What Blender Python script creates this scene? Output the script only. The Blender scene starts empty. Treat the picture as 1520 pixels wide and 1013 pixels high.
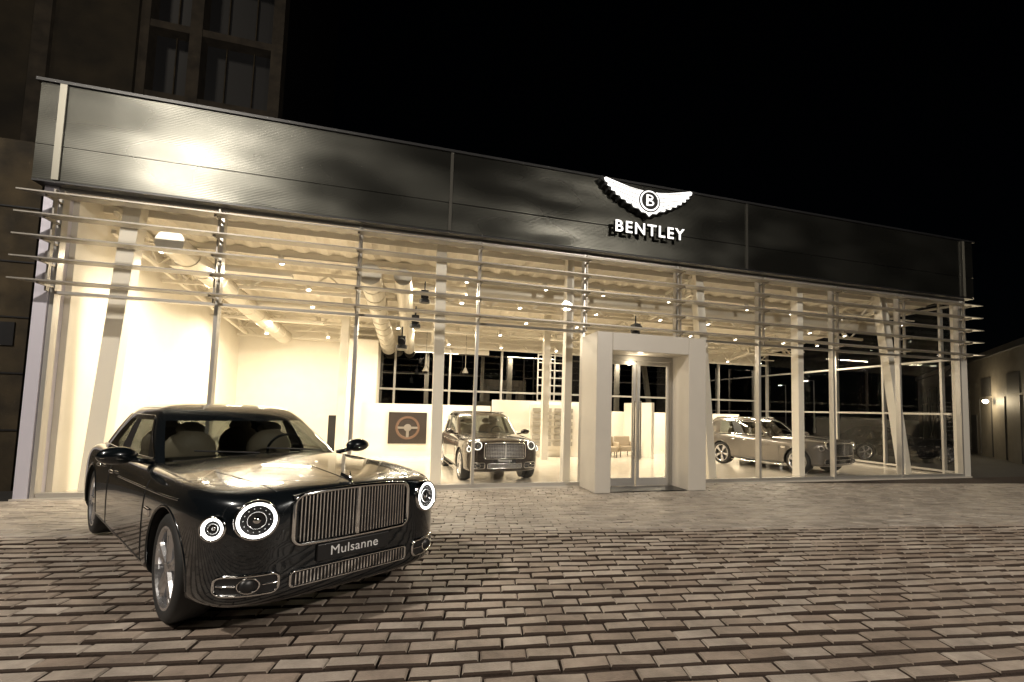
import bpy, bmesh, math, random
from mathutils import Vector, Matrix
from mathutils.bvhtree import BVHTree
random.seed(7)
sc=bpy.context.scene
COL=sc.collection
# ------------------------------------------------------------ materials
def nm(name):
    m=bpy.data.materials.new(name); m.use_nodes=True
    return m,m.node_tree,m.node_tree.nodes['Principled BSDF']
def M(name,col,rough=.5,metal=0,coat=0,emit=None,es=0,bump=0,bscale=20,var=0,vscale=3):
    m,nt,b=nm(name)
    b.inputs['Base Color'].default_value=(*col,1)
    b.inputs['Roughness'].default_value=rough
    b.inputs['Metallic'].default_value=metal
    b.inputs['Coat Weight'].default_value=coat
    b.inputs['Coat Roughness'].default_value=.03
    if emit:
        b.inputs['Emission Color'].default_value=(*emit,1); b.inputs['Emission Strength'].default_value=es
        try: m.cycles.emission_sampling='NONE'
        except Exception: pass
    if bump or var:
        tc=nt.nodes.new('ShaderNodeTexCoord')
    if bump:
        n=nt.nodes.new('ShaderNodeTexNoise'); n.inputs['Scale'].default_value=bscale; n.inputs['Detail'].default_value=6
        bp=nt.nodes.new('ShaderNodeBump'); bp.inputs['Strength'].default_value=bump; bp.inputs['Distance'].default_value=.02
        nt.links.new(tc.outputs['Object'],n.inputs['Vector']); nt.links.new(n.outputs['Fac'],bp.inputs['Height']); nt.links.new(bp.outputs['Normal'],b.inputs['Normal'])
    if var:
        n=nt.nodes.new('ShaderNodeTexNoise'); n.inputs['Scale'].default_value=vscale; n.inputs['Detail'].default_value=8
        r=nt.nodes.new('ShaderNodeMapRange'); r.inputs['From Min'].default_value=.3; r.inputs['From Max'].default_value=.7
        r.inputs['To Min'].default_value=1-var; r.inputs['To Max'].default_value=1+var
        mx=nt.nodes.new('ShaderNodeVectorMath'); mx.operation='SCALE'; mx.inputs[0].default_value=col
        nt.links.new(tc.outputs['Object'],n.inputs['Vector']); nt.links.new(n.outputs['Fac'],r.inputs['Value'])
        nt.links.new(r.outputs['Result'],mx.inputs['Scale']); nt.links.new(mx.outputs['Vector'],b.inputs['Base Color'])
    return m
def glass_mat(name,tint,base=.05,gain=.7,rough=.0):
    m=bpy.data.materials.new(name); m.use_nodes=True; nt=m.node_tree; nt.nodes.clear()
    o=nt.nodes.new('ShaderNodeOutputMaterial'); mix=nt.nodes.new('ShaderNodeMixShader')
    t=nt.nodes.new('ShaderNodeBsdfTransparent'); t.inputs[0].default_value=(*tint,1)
    g=nt.nodes.new('ShaderNodeBsdfGlossy'); g.inputs['Roughness'].default_value=rough
    lw=nt.nodes.new('ShaderNodeLayerWeight'); lw.inputs['Blend'].default_value=.5
    p=nt.nodes.new('ShaderNodeMath'); p.operation='POWER'; p.inputs[1].default_value=4
    a=nt.nodes.new('ShaderNodeMath'); a.operation='MULTIPLY_ADD'; a.inputs[1].default_value=gain; a.inputs[2].default_value=base
    nt.links.new(lw.outputs['Facing'],p.inputs[0]); nt.links.new(p.outputs[0],a.inputs[0]); nt.links.new(a.outputs[0],mix.inputs[0])
    nt.links.new(t.outputs[0],mix.inputs[1]); nt.links.new(g.outputs[0],mix.inputs[2]); nt.links.new(mix.outputs[0],o.inputs[0])
    return m
mt={}
mt['alu']=M('aluminium',(.50,.48,.45),.35,.6)
mt['blade']=M('louvre_metal',(.30,.28,.25),.4,.5)
mt['white']=M('white_plaster',(.78,.74,.66),.6,var=.03)
mt['steel_white']=M('white_painted_steel',(.74,.70,.62),.4)
mt['ceil']=M('ceiling_sheet',(.70,.65,.56),.55)
mt['floor']=M('showroom_floor',(.68,.62,.53),.12,var=.05)
mt['dark']=M('dark_trim',(.012,.012,.013),.4)
mt['black']=M('black_rubber',(.02,.02,.02),.65,bump=.1,bscale=80)
mt['chrome']=M('chrome',(.8,.8,.8),.08,1)
mt['rim']=M('alloy_rim',(.68,.68,.70),.24,.9)
mt['portal']=M('portal_cladding',(.55,.51,.45),.4,var=.02)
mt['glass']=glass_mat('facade_glass',(.97,.97,.96),.03,.5)
mt['dglass']=glass_mat('rear_dark_glass',(.10,.10,.10),.12,.6)
mt['cglass']=glass_mat('car_glass',(.45,.47,.45),.07,.8)
mt['leather']=M('leather',(.42,.35,.26),.5)
mt['lamp']=M('lamp_glow',(1,1,1),.4,emit=(1,.93,.8),es=14)
mt['ring']=M('headlamp_glow',(1,1,1),.4,emit=(1,.98,.93),es=6)
mt['ring2']=M('running_lamp_glow',(1,1,1),.4,emit=(1,.95,.85),es=1.2)
mt['letter']=M('lit_letter_face',(.9,.9,.9),.4,emit=(1,.98,.94),es=1.3)
mt['asphalt']=M('asphalt',(.03,.028,.026),.85,bump=.4,bscale=40,var=.25,vscale=1.5)
mt['oldwall']=M('old_stone_wall',(.034,.024,.011),.9,bump=.8,bscale=5,var=.6,vscale=1.6)
mt['farwall']=M('old_brick_wall',(.022,.016,.008),.9,bump=.6,bscale=6,var=.5,vscale=.8)
mt['oldpillar']=M('old_concrete',(.034,.026,.017),.9,bump=.3,bscale=8,var=.4,vscale=2)
mt['shed']=M('shed_cladding',(.16,.145,.12),.6,var=.1)
mt['soil_shade']=M('joint_soil_shade',(.034,.021,.014),.95,bump=.5,bscale=60)
# fascia metal
m,nt,b=nm('fascia_metal'); mt['fascia']=m
b.inputs['Base Color'].default_value=(.075,.075,.066,1); b.inputs['Metallic'].default_value=.92
tc=nt.nodes.new('ShaderNodeTexCoord'); mp=nt.nodes.new('ShaderNodeMapping'); mp.inputs['Scale'].default_value=(.5,1,1.2)
n=nt.nodes.new('ShaderNodeTexNoise'); n.inputs['Scale'].default_value=1.0; n.inputs['Detail'].default_value=1.0; n.inputs['Roughness'].default_value=.35
r=nt.nodes.new('ShaderNodeMapRange'); r.interpolation_type='SMOOTHSTEP'; r.inputs['From Min'].default_value=.3; r.inputs['From Max'].default_value=.7; r.inputs['To Min'].default_value=.24; r.inputs['To Max'].default_value=.40
w=nt.nodes.new('ShaderNodeTexWave'); w.bands_direction='Z'; w.inputs['Scale'].default_value=9
bp=nt.nodes.new('ShaderNodeBump'); bp.inputs['Strength'].default_value=.12; bp.inputs['Distance'].default_value=.01
bp2=nt.nodes.new('ShaderNodeBump'); bp2.inputs['Strength'].default_value=.75; bp2.inputs['Distance'].default_value=.13
L=nt.links.new
L(tc.outputs['Object'],mp.inputs[0]); L(mp.outputs[0],n.inputs['Vector']); L(n.outputs['Fac'],r.inputs['Value']); L(r.outputs[0],b.inputs['Roughness'])
L(tc.outputs['Object'],w.inputs['Vector']); L(w.outputs['Fac'],bp.inputs['Height']); L(n.outputs['Fac'],bp2.inputs['Height']); L(bp.outputs[0],bp2.inputs['Normal']); L(bp2.outputs[0],b.inputs['Normal'])
# pavers
def paver(name,c0,c1,c2,bs):
    m,nt,b=nm(name); L=nt.links.new
    at=nt.nodes.new('ShaderNodeAttribute'); at.attribute_name='rnd'
    cr=nt.nodes.new('ShaderNodeValToRGB'); e=cr.color_ramp.elements; e[0].color=(*c0,1); e[1].color=(*c2,1); x=e.new(.5); x.color=(*c1,1)
    L(at.outputs['Fac'],cr.inputs[0])
    tc=nt.nodes.new('ShaderNodeTexCoord'); n=nt.nodes.new('ShaderNodeTexNoise'); n.inputs['Scale'].default_value=2.2; n.inputs['Detail'].default_value=12; n.inputs['Roughness'].default_value=.75
    L(tc.outputs['Object'],n.inputs['Vector'])
    mr=nt.nodes.new('ShaderNodeMapRange'); mr.inputs['From Min'].default_value=.3; mr.inputs['From Max'].default_value=.7; mr.inputs['To Min'].default_value=.5; mr.inputs['To Max'].default_value=1.35
    L(n.outputs['Fac'],mr.inputs['Value'])
    sm=nt.nodes.new('ShaderNodeVectorMath'); sm.operation='SCALE'; L(cr.outputs[0],sm.inputs[0]); L(mr.outputs[0],sm.inputs['Scale']); L(sm.outputs[0],b.inputs['Base Color'])
    n2=nt.nodes.new('ShaderNodeTexNoise'); n2.inputs['Scale'].default_value=70; n2.inputs['Detail'].default_value=5; L(tc.outputs['Object'],n2.inputs['Vector'])
    bp=nt.nodes.new('ShaderNodeBump'); bp.inputs['Strength'].default_value=bs; bp.inputs['Distance'].default_value=.01; L(n2.outputs['Fac'],bp.inputs['Height']); L(bp.outputs[0],b.inputs['Normal'])
    b.inputs['Roughness'].default_value=.55
    return m
mt['paver']=paver('concrete_paver',(.23,.18,.145),(.30,.248,.205),(.37,.32,.275),.6)
mt['paver2']=paver('light_paver',(.27,.235,.20),(.32,.28,.24),(.37,.33,.29),.3)
def paint(name,col):
    return M(name,col,.22,.5,1.0)
mt['paint']=paint('charcoal_paint',(.008,.011,.014))
mt['paint2']=paint('dark_brown_paint',(.03,.022,.018))
mt['paint3']=paint('silver_paint',(.17,.155,.14))
mt['paint4']=paint('black_paint',(.01,.01,.01))

# ------------------------------------------------------------ builders
def empty(name,mat=None):
    o=bpy.data.objects.new(name,None); COL.objects.link(o)
    if mat: o.matrix_world=mat
    o.empty_display_size=.3
    return o
def obj(name,verts,faces,mat,parent=None,smooth=False,bevel=0,mats=None,fm=None):
    me=bpy.data.meshes.new(name); me.from_pydata([tuple(v) for v in verts],[],faces); me.update()
    if mats:
        for a in mats: me.materials.append(a)
        for p,i in zip(me.polygons,fm): p.material_index=i
    else: me.materials.append(mat)
    o=bpy.data.objects.new(name,me); COL.objects.link(o)
    bm=bmesh.new(); bm.from_mesh(me); bmesh.ops.recalc_face_normals(bm,faces=bm.faces); bm.to_mesh(me); bm.free()
    if smooth:
        for p in me.polygons: p.use_smooth=True
    if bevel:
        md=o.modifiers.new('b','BEVEL'); md.width=bevel; md.segments=2; md.limit_method='ANGLE'
    if parent: o.parent=parent
    return o
class P:
    def __init__(s): s.v=[]; s.f=[]
    def box(s,x0,x1,y0,y1,z0,z1):
        i=len(s.v); s.v+=[(x0,y0,z0),(x1,y0,z0),(x1,y1,z0),(x0,y1,z0),(x0,y0,z1),(x1,y0,z1),(x1,y1,z1),(x0,y1,z1)]
        s.f+=[(i,i+3,i+2,i+1),(i+4,i+5,i+6,i+7),(i,i+1,i+5,i+4),(i+1,i+2,i+6,i+5),(i+2,i+3,i+7,i+6),(i+3,i,i+4,i+7)]; return s
    def beam(s,a,b,w,h,up=(0,0,1)):
        a=Vector(a);b=Vector(b);d=(b-a).normalized();u=Vector(up)
        if abs(d.dot(u))>.95: u=Vector((0,1,0))
        r=d.cross(u).normalized()*w/2; u=r.cross(d).normalized()*h/2
        i=len(s.v)
        for p in (a,b):
            for q in (-r-u,r-u,r+u,-r+u): s.v.append(tuple(p+q))
        s.f+=[(i,i+1,i+2,i+3),(i+7,i+6,i+5,i+4)]+[(i+k,i+4+k,i+4+(k+1)%4,i+(k+1)%4) for k in range(4)]; return s
    def cyl(s,a,b,r,n=16,r2=None,cap=True):
        a=Vector(a);b=Vector(b);d=(b-a).normalized();u=Vector((0,0,1)) if abs(d.z)<.9 else Vector((0,1,0))
        x=d.cross(u).normalized();y=x.cross(d); i=len(s.v); r2=r if r2 is None else r2
        for p,rr in((a,r),(b,r2)):
            for k in range(n):
                t=2*math.pi*k/n; s.v.append(tuple(p+x*rr*math.cos(t)+y*rr*math.sin(t)))
        s.f+=[(i+k,i+(k+1)%n,i+n+(k+1)%n,i+n+k) for k in range(n)]
        if cap: s.f+=[tuple(i+k for k in range(n))[::-1],tuple(i+n+k for k in range(n))]
        return s
    def prism(s,pts,z0,z1):
        i=len(s.v);n=len(pts); s.v+=[(x,y,z0) for x,y in pts]+[(x,y,z1) for x,y in pts]
        s.f+=[tuple(range(i,i+n))[::-1],tuple(range(i+n,i+2*n))]+[(i+k,i+(k+1)%n,i+n+(k+1)%n,i+n+k) for k in range(n)]; return s
    def lathe(s,prof,c,n=40,axis='y',sgn=1):
        i=len(s.v)
        for k in range(n):
            t=2*math.pi*k/n
            for r,h in prof:
                s.v.append((c[0]+r*math.cos(t),c[1]+sgn*h,c[2]+r*math.sin(t)))
        m=len(prof)
        for k in range(n):
            for j in range(m-1):
                s.f.append((i+k*m+j,i+k*m+j+1,i+((k+1)%n)*m+j+1,i+((k+1)%n)*m+j))
        return s
    def sph(s,c,rx,ry,rz,n=16,m=10):
        i=len(s.v)
        for a in range(m+1):
            ph=math.pi*a/m
            for k in range(n):
                t=2*math.pi*k/n; s.v.append((c[0]+rx*math.sin(ph)*math.cos(t),c[1]+ry*math.sin(ph)*math.sin(t),c[2]+rz*math.cos(ph)))
        for a in range(m):
            for k in range(n): s.f.append((i+a*n+k,i+a*n+(k+1)%n,i+(a+1)*n+(k+1)%n,i+(a+1)*n+k))
        return s
    def make(s,name,mat,parent=None,**k): return obj(name,s.v,s.f,mat,parent,**k)
def bake(o):
    bpy.context.view_layer.update()
    dg=bpy.context.evaluated_depsgraph_get(); me=bpy.data.meshes.new_from_object(o.evaluated_get(dg)); o.modifiers.clear(); o.data=me
def tube(name,path,r,mat,parent,closed=False):
    cu=bpy.data.curves.new(name,'CURVE'); cu.dimensions='3D'; cu.bevel_depth=r; cu.bevel_resolution=2; cu.use_fill_caps=True
    sp=cu.splines.new('POLY'); sp.points.add(len(path)-1)
    for p,q in zip(sp.points,path): p.co=(*q,1)
    sp.use_cyclic_u=closed
    o=bpy.data.objects.new(name,cu); COL.objects.link(o); bpy.context.view_layer.update()
    me=bpy.data.meshes.new_from_object(o.evaluated_get(bpy.context.evaluated_depsgraph_get()))
    bpy.data.objects.remove(o); me.materials.clear(); me.materials.append(mat)
    for p in me.polygons: p.use_smooth=True
    o=bpy.data.objects.new(name,me); COL.objects.link(o); o.parent=parent; return o
def text(name,body,size,ext,mats,parent,mw,space=1.0,off=0.0):
    cu=bpy.data.curves.new(name,'FONT'); cu.body=body; cu.size=size; cu.extrude=ext; cu.align_x='CENTER'; cu.align_y='CENTER'; cu.space_character=space; cu.offset=off
    o=bpy.data.objects.new(name,cu); COL.objects.link(o); bpy.context.view_layer.update()
    me=bpy.data.meshes.new_from_object(o.evaluated_get(bpy.context.evaluated_depsgraph_get()))
    bpy.data.objects.remove(o); me.materials.clear()
    for a in mats: me.materials.append(a)
    for p in me.polygons: p.material_index=0 if (p.normal.z>.9 or len(mats)==1) else 1
    me.transform(mw); o=bpy.data.objects.new(name,me); COL.objects.link(o); o.parent=parent; return o

# ------------------------------------------------------------ ground
def sdist(x,y): return x*.144+(y-6.2)*.99
def gz(x,y):
    s=sdist(x,y); t=min(1,max(0,s/3.9)); t=t*.85+.15*(t*t*(3-2*t)); return .38*(1-t)
xs=[-300,-120,-60,-30]+[-20+i for i in range(0,51)]+[45,80,150,400]
ys=[-300,-100,-30,-10]+[-4+.5*i for i in range(0,60)]+[30,50,90,160,400]
V=[];F=[]
for y in ys:
    for x in xs: V.append((x,y,gz(x,y)-.06))
nx=len(xs)
for j in range(len(ys)-1):
    for i in range(nx-1): F.append((j*nx+i,j*nx+i+1,(j+1)*nx+i+1,(j+1)*nx+i))
obj('ground',V,F,mt['asphalt'],smooth=True)
ang=math.atan2(-.144,.99); ca,sa=math.cos(ang),math.sin(ang)
V=[];F=[];FM=[];R=[]
bw,bh=.30,.155
for j in range(-45,41):
    sy=j*bh
    off=(j%2)*bw*.5+random.uniform(-.035,.035)
    flat=sy+bh<=0.01
    for i in range(-50,84):
        sx=i*bw+off
        cx=sx+bw/2; cy=sy+bh/2
        wx=cx*ca-cy*sa; wy=cx*sa+cy*ca+6.2
        if wy>11.38 or wy<-.2 or wx<-13 or wx>23: continue
        gx_,gy_=(.011,.034) if flat else (.006,.012)
        dz=random.uniform(-.005,.005); tx=random.uniform(-.025,.025); ty=random.uniform(-.035,.035)
        jx=random.uniform(-.005,.005); jy=random.uniform(-.008,.008)
        b0=len(V)
        ch=.010
        for (inset,h) in ((0,-.055),(0,-.010),(ch,0)):
            for (ex,ey) in ((0,0),(1,0),(1,1),(0,1)):
                lx=(gx_/2+inset) if ex==0 else bw-gx_/2-inset
                ly=(gy_/2+inset) if ey==0 else bh-gy_/2-inset
                px=sx+lx+jx; py=sy+ly+jy
                X=px*ca-py*sa; Y=px*sa+py*ca+6.2
                V.append((X,Y,gz(X,Y)+h+dz+(lx-bw/2)*tx+(ly-bh/2)*ty))
        rr=random.random()
        top=0 if flat else 1
        for k in range(4):
            F.append((b0+k,b0+(k+1)%4,b0+4+(k+1)%4,b0+4+k)); FM.append(2)  # dark sides and near chamfers carry painted joint shadow as well as moss
            F.append((b0+4+k,b0+4+(k+1)%4,b0+8+(k+1)%4,b0+8+k)); FM.append(2 if (flat and k==0) else top)
        F.append((b0+8,b0+9,b0+10,b0+11)); FM.append(top)
        R+=[rr]*9
me=bpy.data.meshes.new('paving'); me.from_pydata(V,[],F)
for a in ('paver','paver2','soil_shade'): me.materials.append(mt[a])
me.polygons.foreach_set('material_index',FM)
at=me.attributes.new('rnd','FLOAT','FACE'); at.data.foreach_set('value',R); me.update()
o=bpy.data.objects.new('paving',me); COL.objects.link(o)
V=[];F=[]
xs=[-13+.9*i for i in range(41)]; ys=[-.2+.29*i for i in range(41)]
for y in ys:
    for x in xs: V.append((x,y,gz(x,y)-.024))
for j in range(40):
    for i in range(40): F.append((j*41+i,j*41+i+1,(j+1)*41+i+1,(j+1)*41+i))
obj('paving_bed_ground',V,F,mt['soil_shade'])

# ------------------------------------------------------------ showroom
S=empty('car_showroom_building')
YF=11.56; X0=-6.9; W=2.74; X9=X0+9*W; YB=21.5
P().box(X0-.3,X9+.3,YF-.12,YB+.2,-.3,.012).make('floor_slab',mt['floor'],S)
g=P()
def quad(p,x0,x1,y,z0,z1):
    i=len(p.v); p.v+=[(x0,y,z0),(x1,y,z0),(x1,y,z1),(x0,y,z1)]; p.f.append((i,i+1,i+2,i+3))
for i in range(9):
    if i==4:
        quad(g,X0+i*W+.04,X0+(i+1)*W-.04,YF,3.85,6.05)
    else:
        quad(g,X0+i*W+.04,X0+(i+1)*W-.04,YF,.1,3.94); quad(g,X0+i*W+.04,X0+(i+1)*W-.04,YF,4.0,6.05)
g.make('facade_glass',mt['glass'],S)
p=P()
for i in range(10):
    x=X0+i*W
    p.box(x-.035,x+.035,YF-.07,YF+.10,.012,6.06)
for i in range(9):
    xa=X0+i*W+.036; xb=X0+(i+1)*W-.036
    if i!=4:
        p.box(xa,xb,YF-.05,YF+.08,3.94,4.0); p.box(xa,xb,YF-.05,YF+.08,.012,.1)
    p.box(xa,xb,YF-.05,YF+.08,5.98,6.05)
p.make('mullions',mt['alu'],S)
p=P()
for z in (5.765,5.345,4.925,4.51,4.09):
    p.prism([(-7.28,10.98),(18.15,10.98),(17.85,11.28),(-6.98,11.28)],z-.013,z+.013)
p.make('louvre_blades',mt['blade'],S)
p=P()
for i in range(10):
    x=X0+i*W
    p.box(x-.015,x+.015,11.30,11.38,3.95,5.95)
    for z in (5.765,5.345,4.925,4.51,4.09): p.box(x-.02,x+.02,11.1,11.49,z-.05,z-.014)
p.make('louvre_brackets',mt['blade'],S)
YA=11.25
p=P()
segs=[(-7.24,-6.86),(-6.84,.52),(.56,8.88),(8.92,17.55),(17.57,18.15)]
for a,b_ in segs:
    p.box(a,b_,YA,YA+.3,6.10,6.775); p.box(a,b_,YA,YA+.3,6.79,8.02)
p.make('fascia_panels',mt['fascia'],S)
p=P(); p.box(-7.22,18.13,YA+.03,YA+.28,6.09,8.01); p.box(-7.30,18.2,YA-.05,YA+.5,8.021,8.08); p.box(-7.24,18.15,YA-.01,YF+.1,6.05,6.088)
p.make('fascia_trim',mt['dark'],S)
p=P()
for x in (-6.85,.54,8.9,17.56): p.box(x-.035,x+.035,YA-.025,YA-.001,6.1,8.02)
p.make('fascia_joint_strips',M('strip_metal',(.13,.125,.11),.35,.8),S)
p=P(); p.box(-6.93,-6.82,YA-.04,YA-.026,6.1,8.02); p.box(17.62,17.72,YA-.04,YA-.026,6.1,8.02); p.make('fascia_end_strips',M('end_strip',(.26,.25,.21),.4,.6),S)
p=P(); p.box(-7.24,18.15,YA+.31,YB+.3,6.5,6.9); p.make('roof_slab',mt['dark'],S)
p=P(); p.box(-7.24,-7.0,11.9,YB+.3,0,8.0); p.box(-7.24,18.1,YB+.02,YB+.3,5.5,8.0); p.box(18.0,18.15,YA+.31,YB+.3,6.1,8.0); p.make('outer_walls',mt['dark'],S)
p=P(); p.box(-7.16,-6.95,YF-.1,YF+.35,-.02,6.05); p.make('corner_column',M('lilac_grey_metal',(.6,.58,.66),.4,.2),S)
p=P(); p.box(X9+.04,X9+.3,YF-.08,YF+.25,0,6.05); p.make('corner_column_2',mt['steel_white'],S)
p=P(); p.box(-6.99,-6.85,YF+.36,YB,0,6.4); p.box(-6.85,-2.9,YB-.15,YB,0,6.4)
p.box(-2.9,-1.6,YB-1.6,YB,0,4.5); p.box(-2.9,3,YB-.15,YB,4.3,6.4); p.box(3,X9,YB-.15,YB,4.6,6.4)
p.box(-2.0,2.8,18.9,19.02,0,2.0); p.box(2.8,6.6,18.5,18.62,0,2.25); p.box(6.6,15.5,20.2,20.32,0,1.9); p.box(-1.6,X9,YB-.15,YB,0,.5)
p.box(9.2,9.32,17.5,20.2,0,2.3)
p.make('interior_walls',mt['white'],S)
V=[];F=[]
n=170
for i in range(n+1):
    x=-6.9+i*(24.9/n); d=.06*(i%4 in(1,2))
    V+=[(x,YF+.1,6.30-d),(x,YB-.1,5.15-d)]
for i in range(n): F.append((2*i,2*i+2,2*i+3,2*i+1))
obj('ceiling_deck',V,F,mt['ceil'],S)
def cz(y): return 6.25-(y-YF)*.113
g=P(); quad(g,-1.6,X9,YB-.08,.5,4.3); g.make('rear_glass',mt['dglass'],S)
g=P(); i=len(g.v); g.v+=[(X9+.1,YF+.3,.05),(X9+.1,YB,.05),(X9+.1,YB,6.05),(X9+.1,YF+.3,6.05)]; g.f.append((0,1,2,3)); g.make('side_glass',mt['glass'],S)
p=P()
for k in range(9): 
    x=-1.0+k*2.3; p.box(x-.04,x+.04,YB-.22,YB-.09,.5,4.6)
p.box(-1.6,X9,YB-.2,YB-.1,2.6,2.68); 
for k in range(5):
    y=YF+.6+k*2.2; p.box(X9+.02,X9+.16,y-.04,y+.04,.012,6.05)
for z in (.1,2.1,4.0,5.9): p.box(X9+.03,X9+.15,YF+.3,YB,z-.035,z+.035)
p.make('rear_mullions',mt['alu'],S)
p=P()
for z in [2.3+.35*k for k in range(7)]: p.box(5.2,6.8,YB-.5,YB-.46,z,z+.05)
for x in (5.2,6.0,6.75): p.box(x,x+.05,YB-.52,YB-.44,2.2,4.5)
p.make('grid_partition',mt['alu'],S)
p=P()
for (xb,xt,w) in ((-6.45,-6.1,.32),(.5,.42,.26),(8.45,7.95,.26),(16.2,15.2,.30),(3.9,3.9,.2),(11.7,11.7,.22)):
    p.beam((xb,12.35,0.01),(xt,12.35,6.2),w,.3,up=(0,1,0))
for xx in (-2.5,4.7,11.0): p.beam((xx,17.6,0),(xx,17.6,5.6),.25,.25)
p.make('steel_columns',mt['steel_white'],S,bevel=.01)
p=P()
def truss(a,b,h,n):
    a=Vector(a);b=Vector(b); p.beam(a,b,.1,.1); p.beam(a-Vector((0,0,h)),b-Vector((0,0,h)),.09,.09)
    for k in range(n):
        q=a.lerp(b,k/n); r_=a.lerp(b,(k+.5)/n)-Vector((0,0,h)); s_=a.lerp(b,(k+1)/n)
        p.beam(q,r_,.05,.05); p.beam(r_,s_,.05,.05)
for y in (15.2,18.4,20.9): truss((-6.8,y,cz(y)-.12),(X9,y,cz(y)-.12),.55,18)
for x in (-6.5,.45,7.85,15.1): truss((x,12.4,cz(12.4)-.1),(x,21,cz(21)-.1),.5,7)
for y in (12.6,14,16.6,19.7): p.beam((-6.8,y,cz(y)-.05),(X9,y,cz(y)-.05),.08,.14)
p.make('roof_trusses',mt['steel_white'],S)
p=P()
p.cyl((-5.3,12,5.35),(-5.1,20.5,4.5),.26,20)
p.cyl((-1.3,12.5,5.2),(-1.25,20.6,4.3),.27,20); p.cyl((-.5,12.5,5.2),(-.45,20.6,4.3),.22,20)
p.cyl((1.2,13.6,5.3),(X9-.3,13.6,5.3),.22,20); p.cyl((-5,16.9,5.05),(15,16.9,5.05),.18,18)
for k in range(12):
    t=k/11; p.cyl((-5.3+.2*t,12+8.5*t,5.35-.85*t),(-5.3+.2*t,12.06+8.5*t,5.345-.85*t),.275,20)
    p.cyl((-1.3+.05*t,12.5+8*t,5.2-.9*t),(-1.3+.05*t,12.56+8*t,5.195-.9*t),.285,20)
p.make('ventilation_ducts',M('duct_metal',(.6,.56,.48),.35,.3),S,smooth=False)
p=P();q=P()
random.seed(3)
for y in (12.8,14.6,16.2,18.0,20.0):
    p.beam((-6.5,y,cz(y)-.6),(X9-.3,y,cz(y)-.6),.04,.04)
    for k in range(11):
        x=-5.6+k*2.2+random.uniform(-.4,.4); z=cz(y)-.72
        p.cyl((x,y,z+.12),(x+.05,y-.05,z-.08),.065,10); q.cyl((x+.05,y-.05,z-.08),(x+.052,y-.052,z-.09),.055,10)
p.make('spotlight_tracks',mt['steel_white'],S); q.make('spotlight_lenses',mt['lamp'],S)
p=P()
for (x,z) in ((.05,4.75),(-.15,4.1),(5.95,4.35),(-.45,3.55)):
    p.box(x-.09,x+.09,12.2,12.5,z-.1,z+.1); p.cyl((x,12.35,z+.1),(x,12.35,z+.35),.02,8); p.cyl((x,12.2,z-.02),(x,12.05,z-.05),.07,12); p.cyl((x,12.35,z-.12),(x,12.35,z-.2),.13,14)
p.make('black_projectors',mt['dark'],S)
p=P()
for x in (.25,1.9):
    p.cyl((x,20.6,3.4),(x,20.6,3.62),.13,16,.04); p.cyl((x,20.6,3.62),(x,20.6,5.1),.010,6)
p.make('pendant_shades',mt['blade'],S)
# door portal
p=P(); YP=10.4
p.box(4.02,4.42,YP,YF-.08,0.0,3.82); p.box(6.5,7.0,YP,YF-.08,0.0,3.82); p.box(4.42,6.5,YP,YF-.08,3.38,3.82)
p.make('entrance_portal',mt['portal'],S,bevel=.015)
p=P()
p.box(4.43,4.49,11.2,11.3,.01,3.37); p.box(6.43,6.49,11.2,11.3,.01,3.37); p.box(4.49,6.43,11.2,11.3,3.25,3.37)
for a,b_ in ((4.5,5.43),(5.47,6.42)):
    p.box(a,a+.08,11.21,11.28,.02,3.24); p.box(b_-.08,b_,11.21,11.28,.02,3.24); p.box(a+.08,b_-.08,11.21,11.28,.02,.22); p.box(a+.08,b_-.08,11.21,11.28,3.14,3.24)
p.make('door_frames',mt['alu'],S)
g=P(); quad(g,4.58,5.35,11.245,.22,3.14); quad(g,5.55,6.34,11.245,.22,3.14); g.make('door_glass',mt['glass'],S)
p=P()
for x in (5.36,5.54): p.cyl((x,11.13,.7),(x,11.13,2.2),.02,12); p.cyl((x,11.13,.9),(x,11.21,.9),.015,8); p.cyl((x,11.13,2.0),(x,11.21,2.0),.015,8)
p.make('door_handles',mt['chrome'],S)
P().box(4.44,6.48,YP+.05,11.15,gz(5,11),.02).make('door_mat',mt['dark'],S)
T=empty('steering_wheel_poster')
P().box(-1.02,.36,18.84,18.895,.5,1.68).make('panel',M('poster_brown',(.035,.026,.022),.4),T)
p=P(); p.lathe([(.42,0),(.44,-.012),(.36,-.012),(.35,0)],(-.33,18.836,1.1),36); p.make('printed_wheel_rim',M('poster_tan',(.13,.075,.05),.5),T)
p=P(); p.cyl((-.33,18.836,1.1),(-.33,18.82,1.1),.14,20); p.box(-.69,.03,18.824,18.836,1.06,1.14); p.beam((-.33,18.83,1.1),(-.33,18.83,.74),.1,.012,up=(0,1,0)); p.make('printed_wheel_hub',M('poster_grey',(.2,.18,.16),.5),T)
T=empty('display_shelf')
P().box(4.3,6.2,18.38,18.49,.35,2.1).make('board',mt['white'],T)
p=P()
for a in range(4):
    for b_ in range(6): p.box(4.4+a*.45,4.72+a*.45,18.30,18.375,.46+b_*.27,.62+b_*.27)
p.make('sample_tiles',M('tile_grey',(.4,.37,.32),.5),T)
T=empty('totem_display')
P().box(-3.2,-2.92,19.55,19.75,.06,1.5).make('screen_column',mt['dark'],T,bevel=.01); P().box(-3.35,-2.77,19.45,19.85,.012,.06).make('foot',mt['alu'],T)
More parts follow.
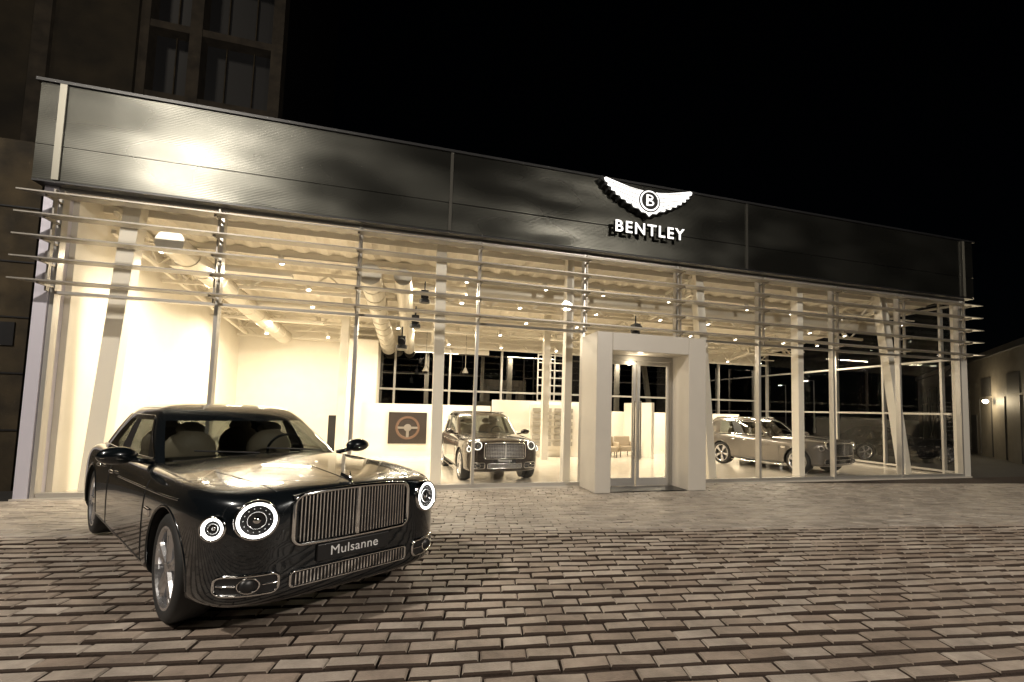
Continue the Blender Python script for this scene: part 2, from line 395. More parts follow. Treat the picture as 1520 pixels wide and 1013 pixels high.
def chair(nme,x,y):
    T=empty(nme); p=P(); p.box(x-.35,x+.35,y-.35,y+.35,.25,.45); p.box(x-.35,x+.35,y+.2,y+.36,.451,.85); p.box(x-.42,x-.351,y-.35,y+.36,.25,.62); p.box(x+.351,x+.42,y-.35,y+.36,.25,.62); p.make('cushions',mt['leather'],T,bevel=.04)
    q=P(); [q.cyl((x+a,y+b_,.01),(x+a,y+b_,.25),.02,8) for a in(-.3,.3) for b_ in(-.3,.3)]; q.make('legs',mt['dark'],T)
chair('lounge_chair',7.6,18.3); chair('lounge_chair.001',8.5,18.6)

# sign
SG=empty('dealership_wing_sign')
MX=Matrix(((1,0,0,0),(0,0,-1,0),(0,1,0,0),(0,0,0,1)))
text('lettering','BENTLEY',.43,.07,[mt['letter'],mt['dark']],SG,Matrix.Translation((5.66,11.02,6.68))@MX,1.22,.008)
cxs,czs=5.64,7.52
def wing(sg):
    top=[(0.0,.24),(.3,.24),(.6,.28),(1.0,.37),(1.28,.44),(1.33,.41)]
    bot=[(1.30,.33),(1.22,.30),(1.23,.22),(1.12,.20),(1.12,.11),(1.0,.10),(.98,.01),(.86,.0),(.83,-.08),(.70,-.09),(.66,-.17),(.52,-.18),(.46,-.26),(.30,-.28),(.22,-.36),(.10,-.36),(0,-.46)]
    return [(sg*x,z) for x,z in top+bot]
p=P();q=P()
for sg in (1,-1):
    pts=wing(sg); n=len(pts)
    for (pp,ya,yb,sc_) in ((p,11.22,10.99,1.04),(q,10.989,10.97,.97)):
        i=len(pp.v)
        pp.v+=[(cxs+x*sc_,ya,czs+z*sc_) for x,z in pts]+[(cxs+x*sc_,yb,czs+z*sc_) for x,z in pts]
        pp.f+=[tuple(range(i,i+n)),tuple(range(i+n,i+2*n))]+[(i+k,i+(k+1)%n,i+n+(k+1)%n,i+n+k) for k in range(n-1)]
p.make('sign_casing',mt['dark'],SG); q.make('sign_face',mt['letter'],SG)
p=P();q=P()
for sg in (1,-1):
    for k in range(5):
        z=.34-.105*k; x1=1.18-.13*k
        p.beam((cxs+sg*.31,10.966,czs+z-.13-.015*k),(cxs+sg*x1,10.966,czs+z-.02),.014,.006,up=(0,1,0))
def disc(pp,r,y): pp.lathe([(0,0),(r,0),(r,.02)],(cxs,y,czs-.03),40)
disc(p,.31,10.960); disc(q,.275,10.950); p.make('feather_lines',mt['dark'],SG); q.make('disc_ring',mt['letter'],SG)
p=P(); disc(p,.235,10.940); p.make('disc_centre',mt['dark'],SG)
p=P(); yb=10.925
p.box(cxs-.105,cxs-.055,yb,yb+.012,czs-.18,czs+.12)
for (z0,z1,rx) in ((czs-.02,czs+.12,.10),(czs-.18,czs-.02,.125)):
    zc=(z0+z1)/2; rz=(z1-z0)/2
    outer=[(cxs-.055,z1)]+[(cxs-.01+rx*math.cos(t),zc+rz*math.sin(t)) for t in [math.pi/2-math.pi*k/10 for k in range(11)]]+[(cxs-.055,z0)]
    inner=[(cxs-.055,z1-.035)]+[(cxs-.01+(rx-.042)*math.cos(t),zc+(rz-.035)*math.sin(t)) for t in [math.pi/2-math.pi*k/10 for k in range(11)]]+[(cxs-.055,z0+.035)]
    i=len(p.v); n=len(outer); p.v+=[(a,yb,b_) for a,b_ in outer]+[(a,yb,b_) for a,b_ in inner]
    p.f+=[(i+k,i+k+1,i+n+k+1,i+n+k) for k in range(n-1)]
p.make('centre_initial',mt['letter'],SG)

# ------------------------------------------------------------ neighbours
T=empty('tall_industrial_building')
p=P(); p.box(-60,-8.1,12.9,24,-.2,7.5); p.make('near_wall',mt['oldwall'],T)
p=P(); p.box(-60,-13.2,25.5,40,-.2,45); p.make('brick_wing',mt['farwall'],T)
p=P(); p.box(-13.2,-7.5,26.4,40,-.2,45); p.make('window_wall',mt['dark'],T)
p=P()
for x in (-13.1,-11.0,-7.55): p.box(x-.25,x+.25,25.7,26.4,0,45)
for z in (9,12.5,16,19.5,23,26.5,30,33.5): p.box(-13.3,-7.4,25.75,26.4,z,z+.35)
for x in (-16.5,-20,-24,-28): p.box(x-.3,x+.3,25.3,25.5,0,45)
p.make('concrete_frame',mt['oldpillar'],T)
p=P()
for x in (-9.9,-8.7,-12.0): p.box(x-.02,x+.02,26.3,26.38,0,45)
p.make('window_bars',mt['oldwall'],T)
p=P()
for z in (1.2,2.4,3.6,4.8,6.0): p.box(-60,-8.08,12.87,12.899,z,z+.03)
p.box(-8.6,-8.3,12.86,12.899,3.0,3.5)
p.make('wall_courses',mt['dark'],T)
T=empty('industrial_shed')
d=Vector((.7071,.7071,0)); nrm=Vector((.7071,-.7071,0))
def pt(a,b_,z): v=Vector((22,10.3,0))+d*a+nrm*b_; return (v.x,v.y,z)
def obox(pp,a0,a1,b0,b1,z0,z1):
    i=len(pp.v); pp.v+=[pt(a0,b0,z0),pt(a1,b0,z0),pt(a1,b1,z0),pt(a0,b1,z0),pt(a0,b0,z1),pt(a1,b0,z1),pt(a1,b1,z1),pt(a0,b1,z1)]
    pp.f+=[(i,i+3,i+2,i+1),(i+4,i+5,i+6,i+7),(i,i+1,i+5,i+4),(i+1,i+2,i+6,i+5),(i+2,i+3,i+7,i+6),(i+3,i,i+4,i+7)]
p=P(); obox(p,4,30,0,12,-.2,5.3); p.make('shed_walls',mt['shed'],T)
p=P(); obox(p,3.9,30.1,-.15,12,5.301,5.6)
for a in range(6,28,4): obox(p,a,a+1.6,-.03,-.002,3.2,4.2)
for a in range(4,30,2): obox(p,a-.03,a+.03,-.05,-.001,0,3.1)
obox(p,12.6,13.7,-.04,-.002,0,2.2)
p.make('shed_trim_windows',M('shed_dark',(.05,.048,.045),.5),T)
p=P()
for k in range(12): 
    a=15.5-k*.3; obox(p,a,a+.3,-1.3,-.3,3-.25*k-.04,3-.25*k)
p.beam(pt(15.5,-1.3,3.9),pt(12,-1.3,1.0),.04,.04); p.beam(pt(15.5,-1.3,3.0),pt(12,-1.3,.1),.04,.2)
obox(p,15.5,17.5,-1.3,-.06,2.95,3.0); p.beam(pt(15.5,-1.3,3.95),pt(17.5,-1.3,3.95),.04,.04)
for a in (15.5,17.5): p.beam(pt(a,-1.3,0),pt(a,-1.3,3.95),.05,.05)
p.make('metal_stair',mt['dark'],T)
p=P(); c=Vector(pt(9.6,-.35,2.9)); p.sph(c,.13,.13,.10); p.make('wall_lamp_globe',mt['lamp'],T)
def plight(name,loc,e,col,r):
    l=bpy.data.lights.new(name,'POINT'); l.energy=e; l.color=col; l.shadow_soft_size=r
    o=bpy.data.objects.new(name,l); COL.objects.link(o); o.location=loc; return o
plight('wall_lamp_light',pt(9.6,-.7,2.9),150,(1,.8,.5),.1)

def street_lamp(x,y,h,e):
    T=empty('street_lamp'); z=gz(x,y)
    p=P(); p.cyl((x,y,z-.05),(x,y,h),.10,16,.05); p.cyl((x,y,z),(x,y,z+.5),.14,16); p.beam((x,y,h),(x,y+1.2,h+.1),.06,.06); p.box(x-.15,x+.15,y+.9,y+1.6,h+.02,h+.14)
    p.make('pole',mt['alu'],T); P().box(x-.12,x+.12,y+.95,y+1.55,h-.01,h+.018).make('lens',mt['lamp'],T)
    if e:
        l=plight('street_lamp_light',(x,y+1.25,h-.35),e,(1,.91,.79),.3); l.parent=T
street_lamp(-9.3,-1.5,12.3,6800)
street_lamp(9,-7,9,5000)
street_lamp(44,44,6,0); street_lamp(60,66,7,0); street_lamp(52,40,5,0)

# ------------------------------------------------------------ vehicles
def make_car(name,mw,kind,pm,text_plate=None,scale=1.0,lit=None):
    E=empty(name,mw@Matrix.Scale(scale,4)); 
    if kind=='sedan':
        WB=3.35;R=.375;HW=.955
        st=[(.86,.50,.90,.78,.32),(.84,.62,.955,.85,.25),(.75,.76,.975,.90,.20),(.60,.865,.99,.93,.185),(.30,.935,1.01,.95,.18),(0,.955,1.03,.965,.18),(-.5,.96,1.055,.97,.18),(-.95,.958,1.065,.97,.18),(-1.25,.957,.99,.968,.18),(-2.3,.957,.98,.968,.18),(-3.5,.957,.98,.972,.18),(-3.85,.95,1.05,.972,.18),(-4.15,.93,1.04,.96,.2),(-4.45,.87,1.0,.92,.24),(-4.62,.76,.95,.88,.30),(-4.66,.58,.90,.80,.38)]
        gh=[(.93,-.86,-4.0,.86),(1.0,-.98,-3.92,.845),(1.2,-1.34,-3.66,.78),(1.36,-1.65,-3.42,.715),(1.42,-1.78,-3.30,.685),(1.475,-1.95,-3.12,.63),(1.508,-2.15,-2.9,.48),(1.518,-2.35,-2.7,.24)]
        gtop=1.385;belt=1.01
    else:
        WB=2.99;R=.40;HW=1.0
        st=[(.90,.55,1.0,.85,.40),(.87,.72,1.05,.94,.31),(.76,.88,1.09,1.0,.27),(.5,.96,1.12,1.03,.25),(0,1.0,1.16,1.06,.25),(-.6,1.0,1.19,1.08,.25),(-1.0,.995,1.15,1.08,.25),(-2.5,.995,1.09,1.1,.25),(-3.3,.99,1.1,1.1,.27),(-3.8,.95,1.1,1.08,.3),(-4.0,.88,1.05,1.0,.34),(-4.08,.7,.98,.9,.42)]
        gh=[(1.04,-.68,-3.95,.92),(1.12,-.8,-3.92,.90),(1.35,-1.12,-3.85,.85),(1.55,-1.42,-3.76,.80),(1.62,-1.55,-3.72,.77),(1.69,-1.78,-3.62,.71),(1.735,-2.0,-3.45,.55),(1.75,-2.4,-3.1,.25)]
        gtop=1.59;belt=1.13
    V=[];F=[]
    for x,w,zc,zs,zb in st:
        h=[(0,zc),(.4*w,zc-.006),(.72*w,zc-.3*(zc-zs)-.008),(.91*w,zs+.012),(.975*w,zs-.05),(w,zs-.2),(w,(zs+zb)/2-.04),(.992*w,zb+.12),(.96*w,zb+.03),(.6*w,zb),(0,zb)]
        ring=h+[(-a,b_) for a,b_ in reversed(h[1:-1])]
        V+=[(x,a,b_) for a,b_ in ring]
    n=20
    for i in range(len(st)-1):
        for k in range(n): F.append((i*n+k,i*n+(k+1)%n,(i+1)*n+(k+1)%n,(i+1)*n+k))
    F.append(tuple(range(n))); F.append(tuple(range((len(st)-1)*n,len(st)*n)))
    body=obj('body',V,F,pm,E,smooth=True); md=body.modifiers.new('s','SUBSURF'); md.levels=md.render_levels=2; bake(body)
    body.data.materials.append(mt['dark'])
    cut=P()
    for xw in (0,-WB):
        for s_ in (1,-1):
            cut.cyl((xw,s_*(HW-.34),R),(xw,s_*(HW+.3),R),R+.045,48)
    c=cut.make('cut',mt['dark'])
    body.parent=None
    md=body.modifiers.new('b','BOOLEAN'); md.object=c; md.operation='DIFFERENCE'; md.solver='EXACT'
    try: md.material_mode='TRANSFER'
    except Exception: pass
    bake(body); bpy.data.objects.remove(c)
    try:
        body.data.set_sharp_from_angle(angle=math.radians(40))
    except Exception: pass
    body.parent=E
    bm=bmesh.new(); bm.from_mesh(body.data); bv=BVHTree.FromBMesh(bm)
    V=[];F=[];FM=[]
    for z,xf,xr,w in gh:
        s_=min(1,(xf-xr)/1.5); a=xf-.22*s_; b_=xr+.22*s_
        h=[(xf,0),(xf-.012*s_,.35*w),(xf-.06*s_,.7*w),(xf-.14*s_,.9*w),(a,.98*w),(a+(b_-a)*.43,w),(a+(b_-a)*.47,w),(a+(b_-a)*(.86 if kind=='sedan' else .8),.995*w),(b_,.965*w),(xr+.08*s_,.85*w),(xr+.012*s_,.5*w),(xr,0)]
        ring=h+[(x,-y) for x,y in reversed(h[1:-1])]
        V+=[(x,y,z) for x,y in ring]
    n=22; gl={0,1,2,4,6,9,10}; bl={5}
    for i in range(len(gh)-1):
        zm=(gh[i][0]+gh[i+1][0])/2
        for k in range(n):
            kk=k if k<11 else 21-k
            F.append((i*n+k,i*n+(k+1)%n,(i+1)*n+(k+1)%n,(i+1)*n+k))
            FM.append((1 if kk in gl else 2 if kk in bl else 0) if (belt-.05<zm<gtop) else 0)
    F.append(tuple(range((len(gh)-1)*n,len(gh)*n))); FM.append(0)
    roof=obj('cabin',V,F,None,E,smooth=True,mats=[pm,mt['cglass'],mt['dark']],fm=FM); roof.parent=None
    md=roof.modifiers.new('s','SUBSURF'); md.levels=md.render_levels=2; bake(roof); roof.parent=E
    bm2=bmesh.new(); bm2.from_mesh(roof.data); rv=BVHTree.FromBMesh(bm2)
    def side(bvh,x,z,s_,off=.002):
        h=bvh.ray_cast(Vector((x,s_*3,z)),Vector((0,-s_,0)))
        return Vector((x,(h[0].y if h[0] else s_*HW)+s_*off,z))
    def front(y,z,off=.004):
        h=bv.ray_cast(Vector((3,y,z)),Vector((-1,0,0))); return Vector(((h[0].x if h[0] else .8)+off,y,z))
    def dens(pts,step=.06):
        o_=[]
        for (a,b_),(c_,d_) in zip(pts[:-1],pts[1:]):
            m_=max(1,int(math.hypot(c_-a,d_-b_)/step))
            o_+=[(a+(c_-a)*k/m_,b_+(d_-b_)*k/m_) for k in range(m_)]
        return o_+[pts[-1]]
    zb=st[6][4]
    for s_ in (1,-1):
        zt=gtop
        xs_=gh[1][1]-.28; xe=gh[1][2]+.45
        up=[(xs_,belt+.01),(xe,belt+.01)]
        tube('window_trim',[side(rv,x,z,s_,.001) for x,z in dens(up)],.009,mt['chrome'],E)
        f3=gh[3]
        tp=[(xs_,belt+.02),(gh[2][1]-.28,gh[2][0]),(gh[3][1]-.26,gh[3][0]),(f3[1]-.34,zt),(f3[2]+.34,zt),(f3[2]+.12+.1,gh[3][0]-.04),(xe,belt+.02)]
        tube('window_trim_upper',[side(rv,x,z,s_,.001) for x,z in dens(tp)],.008,mt['chrome'],E)
        if kind!='sedan':
            tube('roof_rail',[Vector((x,s_*(.68),1.725+(.0 if abs(x+2.6)<.7 else -.03))) for x in (-1.95,-2.1,-2.6,-3.1,-3.45)],.014,mt['chrome'],E)
            tube('sill_cladding',[side(bv,x,.30,s_,.004) for x,_ in dens([(-.5,0),(-WB+.5,0)])],.03,mt['dark'],E)
        zs=st[6][3]
        mid=-1-(.62 if kind=='sedan' else .5)*1.0-.55
        for xx in (-.62,mid-.1,-WB+.30):
            lo=.30 if xx>-WB+.4 else .80
            tube('door_seam',[side(bv,x,z,s_,0) for x,z in dens([(xx,zs-.01),(xx-.0,lo+.1),(xx-.03,lo)])],.005,mt['dark'],E)
        tube('sill_seam',[side(bv,x,z,s_,0) for x,z in dens([(-.62,.30),(-WB+.5,.30)])],.004,mt['dark'],E)
        tube('sill_trim',[side(bv,x,z,s_,.002) for x,z in dens([(-.5,.235),(-WB+.5,.235)])],.008,mt['chrome'],E)
        tube('body_crease',[side(bv,x,z,s_,-.004) for x,z in dens([(.2,zs-.10),(-.6,zs-.12),(-1.8,zs-.15)])],.009,pm,E)
        for xx in (mid+.12,-WB+.55):
            p_=P(); q_=side(bv,xx,zs-.13,s_,.02); p_.sph(q_,.11,.014,.016); p_.make('door_handle',mt['chrome'],E,smooth=True)
        q_=side(bv,-.46,zs-.27,s_,.0); P().box(q_.x-.08,q_.x+.08,q_.y-.012,q_.y+.012,q_.z-.03,q_.z+.03).make('wing_vent',mt['chrome'],E,bevel=.01)
        for xw in (0,-WB):
            pts=[]
            for k in range(25):
                t=math.radians(-8+196*k/24); x=xw+(R+.052)*math.cos(t); z=R+(R+.052)*math.sin(t)
                if z>zb+.06: pts.append(side(bv,x,z,s_,-.006))
            tube('arch_lip',pts,.012,pm,E)
        mx=gh[1][1]-.18
        p_=P(); p_.sph((mx,s_*(HW+.10),belt+.06),.085,.135,.075,20,12); p_.beam((mx,s_*(HW-.14),belt-.01),(mx,s_*(HW+.05),belt+.03),.07,.04)
        p_.make('wing_mirror',pm,E,smooth=True)
        tube('mirror_trim',[(mx+.03,s_*(HW-.0),belt+.02),(mx+.082,s_*(HW+.09),belt+.04),(mx+.05,s_*(HW+.21),belt+.05)],.006,mt['chrome'],E)
    md_=M('disc',(.12,.12,.12),.4,.8)
    for xw in (0,-WB):
        for s_ in (1,-1):
            c_=(xw,s_*(HW-.03),R)
            ri=R*.74
            p_=P(); p_.lathe([(ri-.01,-.22),(ri+.03,-.245),(R-.03,-.24),(R-.006,-.215),(R,-.18),(R,-.05),(R-.006,-.02),(R-.03,-.002),(ri+.03,.004),(ri,-.01),(ri-.012,-.03)],c_,56,sgn=s_); p_.make('tyre',mt['black'],E,smooth=True)
            p_=P(); p_.lathe([(ri-.01,-.22),(ri-.03,-.10),(ri-.025,-.02),(ri-.012,-.004),(ri+.006,-.004),(ri+.004,-.02)],c_,48,sgn=s_)
            p_.lathe([(0,-.012),(.035,-.012),(.05,-.02),(.055,-.06)],c_,24,sgn=s_)
            for k in range(5):
                t0=2*math.pi*k/5+.3+xw
                for da in (-.12,.12):
                    i0=len(p_.v)
                    for r_,hw,fa in ((.035,.028,0),(.11,.026,.6),(ri-.06,.026,1),(ri-.01,.038,1)):
                        tt=t0+da*fa
                        for (ss,yy) in ((-1,-.035),(-.6,-.014),(.6,-.014),(1,-.035),(1,-.075),(-1,-.075)):
                            b_=ss*hw
                            p_.v.append((c_[0]+r_*math.cos(tt)-b_*math.sin(tt),c_[1]+s_*yy,c_[2]+r_*math.sin(tt)+b_*math.cos(tt)))
                    for j in range(3):
                        for m_ in range(6): p_.f.append((i0+j*6+m_,i0+j*6+(m_+1)%6,i0+(j+1)*6+(m_+1)%6,i0+(j+1)*6+m_))
            p_.make('alloy_wheel',mt['rim'],E)
            p_=P(); p_.cyl((c_[0],c_[1]-s_*.10,R),(c_[0],c_[1]-s_*.13,R),ri*.78,32); p_.make('brake_disc',md_,E)
            p_=P(); p_.cyl((c_[0],c_[1]-s_*.18,R),(c_[0],c_[1]-s_*.32,R),R-.03,32); p_.make('wheel_well',mt['dark'],E)
    p_=P(); zb_=belt-.04
    for xx in (-1.95,-2.95):
        for yy in (.38,-.38):
            p_.sph((xx,yy,zb_+.05),.09,.24,.22,14,8); p_.sph((xx-.02,yy,zb_+(.27 if kind=='sedan' else .36)),.055,.13,.085,14,8)
    p_.make('seats',mt['leather'],E,smooth=True)
    p_=P(); p_.box(-1.42,-1.05,-.7,.7,belt-.08,belt+.0); p_.make('dashboard',mt['dark'],E,bevel=.02)
    tube('steering_wheel',[(-1.5+.06*math.sin(t),.38+.17*math.cos(t),belt+.03+.16*math.sin(t)) for t in [k*math.pi/12 for k in range(24)]],.014,mt['dark'],E,True)
    if kind=='sedan': gw,g0,g1=.43,.60,.925; hl=[(.635,.79,.112),(.82,.74,.068)]
    else: gw,g0,g1=.52,.62,.98; hl=[(.68,.93,.105),(.86,.84,.065)]
    xn=st[0][0]
    def gx(y): return xn+.035-.14*y*y
    def rr_(w,z0,z1,r,n_=6,wt=None):
        o_=[]
        for (cx_,cz_,a0) in ((w-r,z1-r,0),(-w+r,z1-r,90),(-w+r,z0+r,180),(w-r,z0+r,270)):
            for k in range(n_+1):
                t=math.radians(a0+90*k/n_); o_.append((cx_+r*math.cos(t),cz_+r*math.sin(t)))
        return o_
    out=rr_(gw,g0,g1,.06); dd=[]
    for (a,b_),(c_,d_) in zip(out,out[1:]+out[:1]):
        m_=max(1,int(math.hypot(c_-a,d_-b_)/.08)); dd+=[(a+(c_-a)*k/m_,b_+(d_-b_)*k/m_) for k in range(m_)]
    arc=lambda y,z: z+(.025*(1-(y/gw)**2) if z>(g0+g1)/2 else 0)
    tube('grille_frame',[(gx(y),y,arc(y,z)) for y,z in dd],.015,mt['chrome'],E,True)
    p_=P(); N=16
    for k in range(N+1):
        y=-gw+2*gw*k/N; p_.v+=[(gx(y)-.02,y,g0),(gx(y)-.02,y,arc(y,g1)),(gx(y)-.20,y,g0),(gx(y)-.20,y,arc(y,g1))]
    for k in range(N):
        a=k*4; p_.f+=[(a,a+4,a+5,a+1),(a+1,a+5,a+7,a+3),(a,a+2,a+6,a+4)]
    p_.make('grille_backing',mt['dark'],E)
    p_=P(); nb=34 if kind=='sedan' else 24
    for k in range(nb):
        y=-gw+.03+(2*gw-.06)*(k+.5)/nb
        p_.box(gx(y)-.016,gx(y)+.004,y-.0036,y+.0036,g0+.015,arc(y,g1)-.01)
    p_.box(gx(0)-.02,gx(0)+.012,-.010,.010,g0+.01,g1+.02)
    if kind!='sedan':
        for k in range(9):
            z=g0+.03+(g1-g0-.06)*(k+.5)/9
            pts=[-gw+.03+(2*gw-.06)*j/10 for j in range(11)]
            for a,b_ in zip(pts[:-1],pts[1:]): p_.beam((gx(a)-.004,a,z),(gx(b_)-.004,b_,z),.01,.012)
    p_.make('grille_bars',mt['chrome'],E)
    rm={'full':mt['ring'],'dim':mt['ring2'],None:mt['chrome']}[lit]
    for (yy,zz_,r_) in hl:
        for s_ in (1,-1):
            a1=front(s_*(yy+.6*r_),zz_,0); a0=front(s_*(yy-.8*r_),zz_,0); b1=front(s_*yy,zz_+.8*r_,0); b0=front(s_*yy,zz_-.8*r_,0)
            t1=(a1-a0); t2=(b1-b0); dirv=t1.cross(t2)
            if dirv.x<0: dirv=-dirv
            dirv.normalize(); dirv=(dirv*.75+Vector((1,0,0))*.25).normalized(); dirv.z*=.5; dirv.normalize()
            q_=max([(a1+a0)/2,(b1+b0)/2,front(s_*yy,zz_,0)],key=lambda v:v.x); base=q_+dirv*(-.030)
            rot=Vector((1,0,0)).rotation_difference(dirv).to_matrix().to_4x4(); TM=Matrix.Translation(base)@rot
            def ring_lathe(prof,nme,mat,smooth=True):
                a_=P(); a_.lathe([(rr,-h) for rr,h in prof],(0,0,0),40)
                RM=Matrix(((0,-1,0,0),(1,0,0,0),(0,0,1,0),(0,0,0,1)))
                a_.v=[tuple(TM@(RM@Vector(v))) for v in a_.v]; return a_.make(nme,mat,E,smooth=smooth)
            inn=r_-.016 if r_>.1 else r_-.015
            ring_lathe([(r_+.012,-.10),(r_+.016,.045),(r_+.008,.058),(r_,.054),(r_-.004,.045)],'headlamp_bezel',mt['chrome'])
            ring_lathe([(r_-.004,.045),(r_-.007,.054),(inn,.052),(inn-.002,.04)],'headlamp_ring',rm)
            ring_lathe([(inn,.042),(r_*.66,.036),(r_*.5,.034),(0,.034)],'headlamp_bowl',mt['dark'])
            ring_lathe([(r_*.50,.035),(r_*.48,.044),(r_*.45,.046),(r_*.43,.037)],'headlamp_projector',mt['chrome'])
            ring_lathe([(r_*.2,.036),(r_*.1,.044),(0,.046)],'headlamp_lens',mt['chrome'])
            if r_>.1:
                a_=P()
                for kk in range(14):
                    t=kk*math.pi/7; c0=TM@Vector((.037,.66*r_*math.cos(t),.66*r_*math.sin(t))); a_.sph(c0,.004,.004,.004,8,5)
                a_.make('headlamp_studs',mt['chrome'],E,smooth=True)
    def patch(outl,nme,mat,off,rim=None,rr=.008):
        cy=sum(a for a,_ in outl)/len(outl); cz_=sum(b_ for _,b_ in outl)/len(outl); V_=[front(cy,cz_,off)];F_=[];n_=len(outl)
        for f_ in (.33,.66,1.0): V_+=[front(cy+(a-cy)*f_,cz_+(b_-cz_)*f_,off) for a,b_ in outl]
        for k in range(n_): F_.append((0,1+k,1+(k+1)%n_))
        for j in (0,1):
            for k in range(n_): F_.append((1+j*n_+k,1+(j+1)*n_+k,1+(j+1)*n_+(k+1)%n_,1+j*n_+(k+1)%n_))
        obj(nme,V_,F_,mat,E,smooth=True)
        if rim: tube(nme+'_rim',[front(a,b_,off+.004) for a,b_ in outl],rr,rim,E,True)
    def densl(l,step=.05):
        o_=[]
        for (a,b_),(c_,d_) in zip(l,l[1:]+l[:1]):
            m_=max(1,int(math.hypot(c_-a,d_-b_)/step)); o_+=[(a+(c_-a)*k/m_,b_+(d_-b_)*k/m_) for k in range(m_)]
        return o_
    li0,li1=(.325,.425) if kind=='sedan' else (.38,.50)
    patch(densl(rr_(.43,li0,li1,.025)),'lower_grille',mt['dark'],.004,mt['chrome'],.009)
    p_=P()
    for k in range(34):
        y=-.41+.82*(k+.5)/34; q_=front(y,(li0+li1)/2,.010); p_.box(q_.x-.008,q_.x+.006,y-.004,y+.004,li0+.01,li1-.01)
    p_.make('lower_grille_bars',mt['chrome'],E)
    for s_ in (1,-1):
        sh=[(s_*(.655+a),b_) for a,b_ in rr_(.155,li0-.0,li1+.02,.04)]
        patch(densl(sh),'side_intake',mt['dark'],.004,mt['chrome'],.010)
        q_=front(s_*.66,(li0+li1)/2+.01,.0); p_=P()
        p_.sph((q_.x,q_.y,q_.z),.03,.052,.045); p_.make('fog_lamp',mt['dark'],E,smooth=True)
        tube('fog_lamp_rim',[front(s_*.66+.054*math.cos(t),(li0+li1)/2+.01+.046*math.sin(t),.012) for t in [k*math.pi/10 for k in range(20)]],.006,mt['chrome'],E,True)
        tube('intake_bar',[front(s_*(.51+.02*k),(li0+li1)/2+.01,.01) for k in range(5)],.005,mt['chrome'],E)
        tube('intake_bar_2',[front(s_*(.72+.02*k),(li0+li1)/2+.01,.01) for k in range(5)],.005,mt['chrome'],E)
        pts=[]
        for k in range(14):
            x=xn-.12-(.85)*k/13; h=bv.ray_cast(Vector((x,s_*(.50+.14*k/13),3)),Vector((0,0,-1)))
            if h[0]: pts.append(h[0])
        tube('bonnet_seam',pts,.0035,mt['dark'],E)
    pz=.515 if kind=='sedan' else .57
    px=front(0,pz,0).x
    P().box(px-.02,px+.022,-.27,.27,pz-.058,pz+.058).make('number_plate',mt['dark'],E,bevel=.006)
    if text_plate:
        MF=Matrix(((0,0,1,px+.0235),(1,0,0,0),(0,1,0,pz),(0,0,0,1)))
        text('plate_text',text_plate,.092,.001,[M('plate_white',(.8,.8,.8),.5)],E,MF,1.05,.0)
    pts=[]
    for k in range(16):
        x=xn-.04-.90*k/15; h=bv.ray_cast(Vector((x,0,3)),Vector((0,0,-1)))
        if h[0]: pts.append(h[0]+Vector((0,0,.001)))
    if kind=='sedan':
        tube('bonnet_strip',pts,.004,mt['chrome'],E)
        q_=pts[1]; p_=P(); p_.sph((q_.x,0,q_.z+.02),.014,.014,.022)
        for s_ in (1,-1): p_.beam((q_.x,0,q_.z+.02),(q_.x-.08,s_*.035,q_.z+.05),.010,.028)
        p_.make('bonnet_mascot',mt['chrome'],E,smooth=False)
    for y0 in (.55,-.05):
        tube('wiper',[Vector((gh[1][1]+.03,y0,gh[1][0]+.055)),Vector((gh[1][1]-.08,y0-.5,gh[1][0]+.09))],.008,mt['dark'],E)
    p_=P()
    for s_ in (1,-1): p_.sph((st[-2][0]+.03,s_*.66,.82),.05,.13,.09)
    p_.make('tail_lamps',M('tail_red',(.3,.01,.01),.2),E,smooth=True)
    bm.free(); bm2.free()
    return E
def carmat(nearx,neary,fx,fy,hw,z=0):
    f=Vector((fx,fy,0)).normalized(); l=Vector((-f.y,f.x,0))
    o_=Vector((nearx,neary,z))+l*hw
    return Matrix(((f.x,l.x,0,o_.x),(f.y,l.y,0,o_.y),(0,0,1,o_.z),(0,0,0,1)))
make_car('parked_sedan_car',carmat(-1.66,4.03,.56,-.828,.93,.38),'sedan',mt['paint'],'Mulsanne',1.0,'full')
make_car('suv_car',carmat(1.14,12.85,.09,-1,.97,.012),'suv',mt['paint2'],'Bentayga',1.03,'dim')
make_car('suv_car.001',carmat(12.05,12.75,.24,-.97,.97,.012),'suv',mt['paint3'],None,1.04)
make_car('parked_sedan_car.001',carmat(22.3,15.0,.9,-.43,.93,.0),'sedan',mt['paint4'])

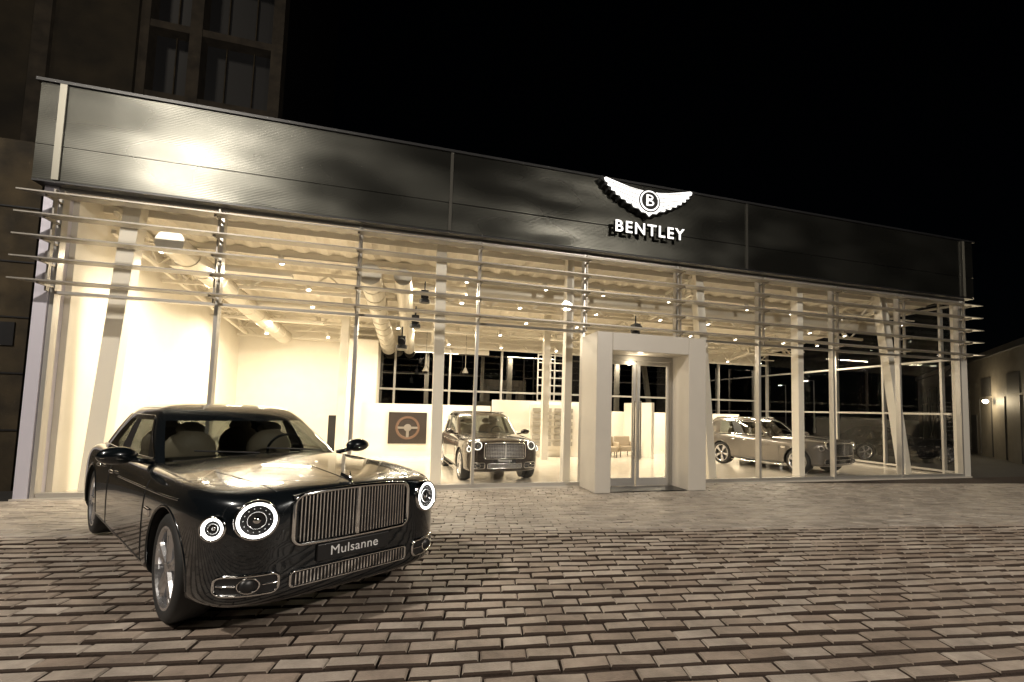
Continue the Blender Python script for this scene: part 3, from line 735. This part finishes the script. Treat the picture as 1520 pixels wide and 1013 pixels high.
# ------------------------------------------------------------ lights
def strip(x,y,z,e):  # added area lamps to light the interior, invented as linear fixtures
    l=bpy.data.lights.new('ceiling_fill_light','AREA'); l.shape='RECTANGLE'; l.size=2.6; l.size_y=.22; l.energy=e; l.color=(1,.86,.635)
    o=bpy.data.objects.new('ceiling_fill_light',l); COL.objects.link(o); o.location=(x,y,z); o.parent=S
p=P()
for y,e in ((13.6,460),(18.0,420)):
    for x in (-4.6,.6,5.8,11.0,15.6):
        z=cz(y)-.85; strip(x,y,z,e*(1.1 if x<4 else .9)); p.box(x-1.33,x+1.33,y-.13,y+.13,z+.01,z+.09)
p.make('fill_light_housings',mt['steel_white'],S)  # housings invented to go with the added interior lamps
plight('portal_light',(5.4,10.9,3.2),8,(1,.85,.6),.05).parent=S
wd=bpy.data.worlds.new('World'); sc.world=wd; wd.use_nodes=True; nt=wd.node_tree
sky=nt.nodes.new('ShaderNodeTexSky'); sky.sky_type='NISHITA'; sky.sun_disc=False; sky.sun_elevation=math.radians(35); sky.sun_rotation=math.radians(215)
nt.links.new(sky.outputs[0],nt.nodes['Background'].inputs[0]); nt.nodes['Background'].inputs[1].default_value=.00012
l=bpy.data.lights.new('ambient_fill_sun','SUN'); l.energy=.15; l.angle=math.radians(8); l.color=(1,.88,.72)  # added dim warm sun lamp, fill for ambient street light
o=bpy.data.objects.new('ambient_fill_sun',l); COL.objects.link(o); o.rotation_euler=(math.radians(55),0,math.radians(-35))

# ------------------------------------------------------------ camera
cam=bpy.data.cameras.new('camera'); co=bpy.data.objects.new('camera',cam); COL.objects.link(co); sc.camera=co
cam.sensor_width=36; cam.lens=700/1520*36; cam.shift_x=-70/1520; cam.shift_y=52/1520; cam.clip_end=1000; cam.clip_start=.05
yaw=math.radians(16.57); pit=math.radians(4.05); rol=math.radians(1.404)
F_=Vector((math.sin(yaw)*math.cos(pit),math.cos(yaw)*math.cos(pit),math.sin(pit)))
R_=Vector((math.cos(yaw),-math.sin(yaw),0)); U_=R_.cross(F_)
R2=R_*math.cos(rol)+U_*math.sin(rol); U2=-R_*math.sin(rol)+U_*math.cos(rol)
mw=Matrix(((R2.x,U2.x,-F_.x,0),(R2.y,U2.y,-F_.y,0),(R2.z,U2.z,-F_.z,1.93),(0,0,0,1)))
co.matrix_world=mw
sc.view_settings.view_transform='Standard'; sc.view_settings.look='None'; sc.view_settings.exposure=0
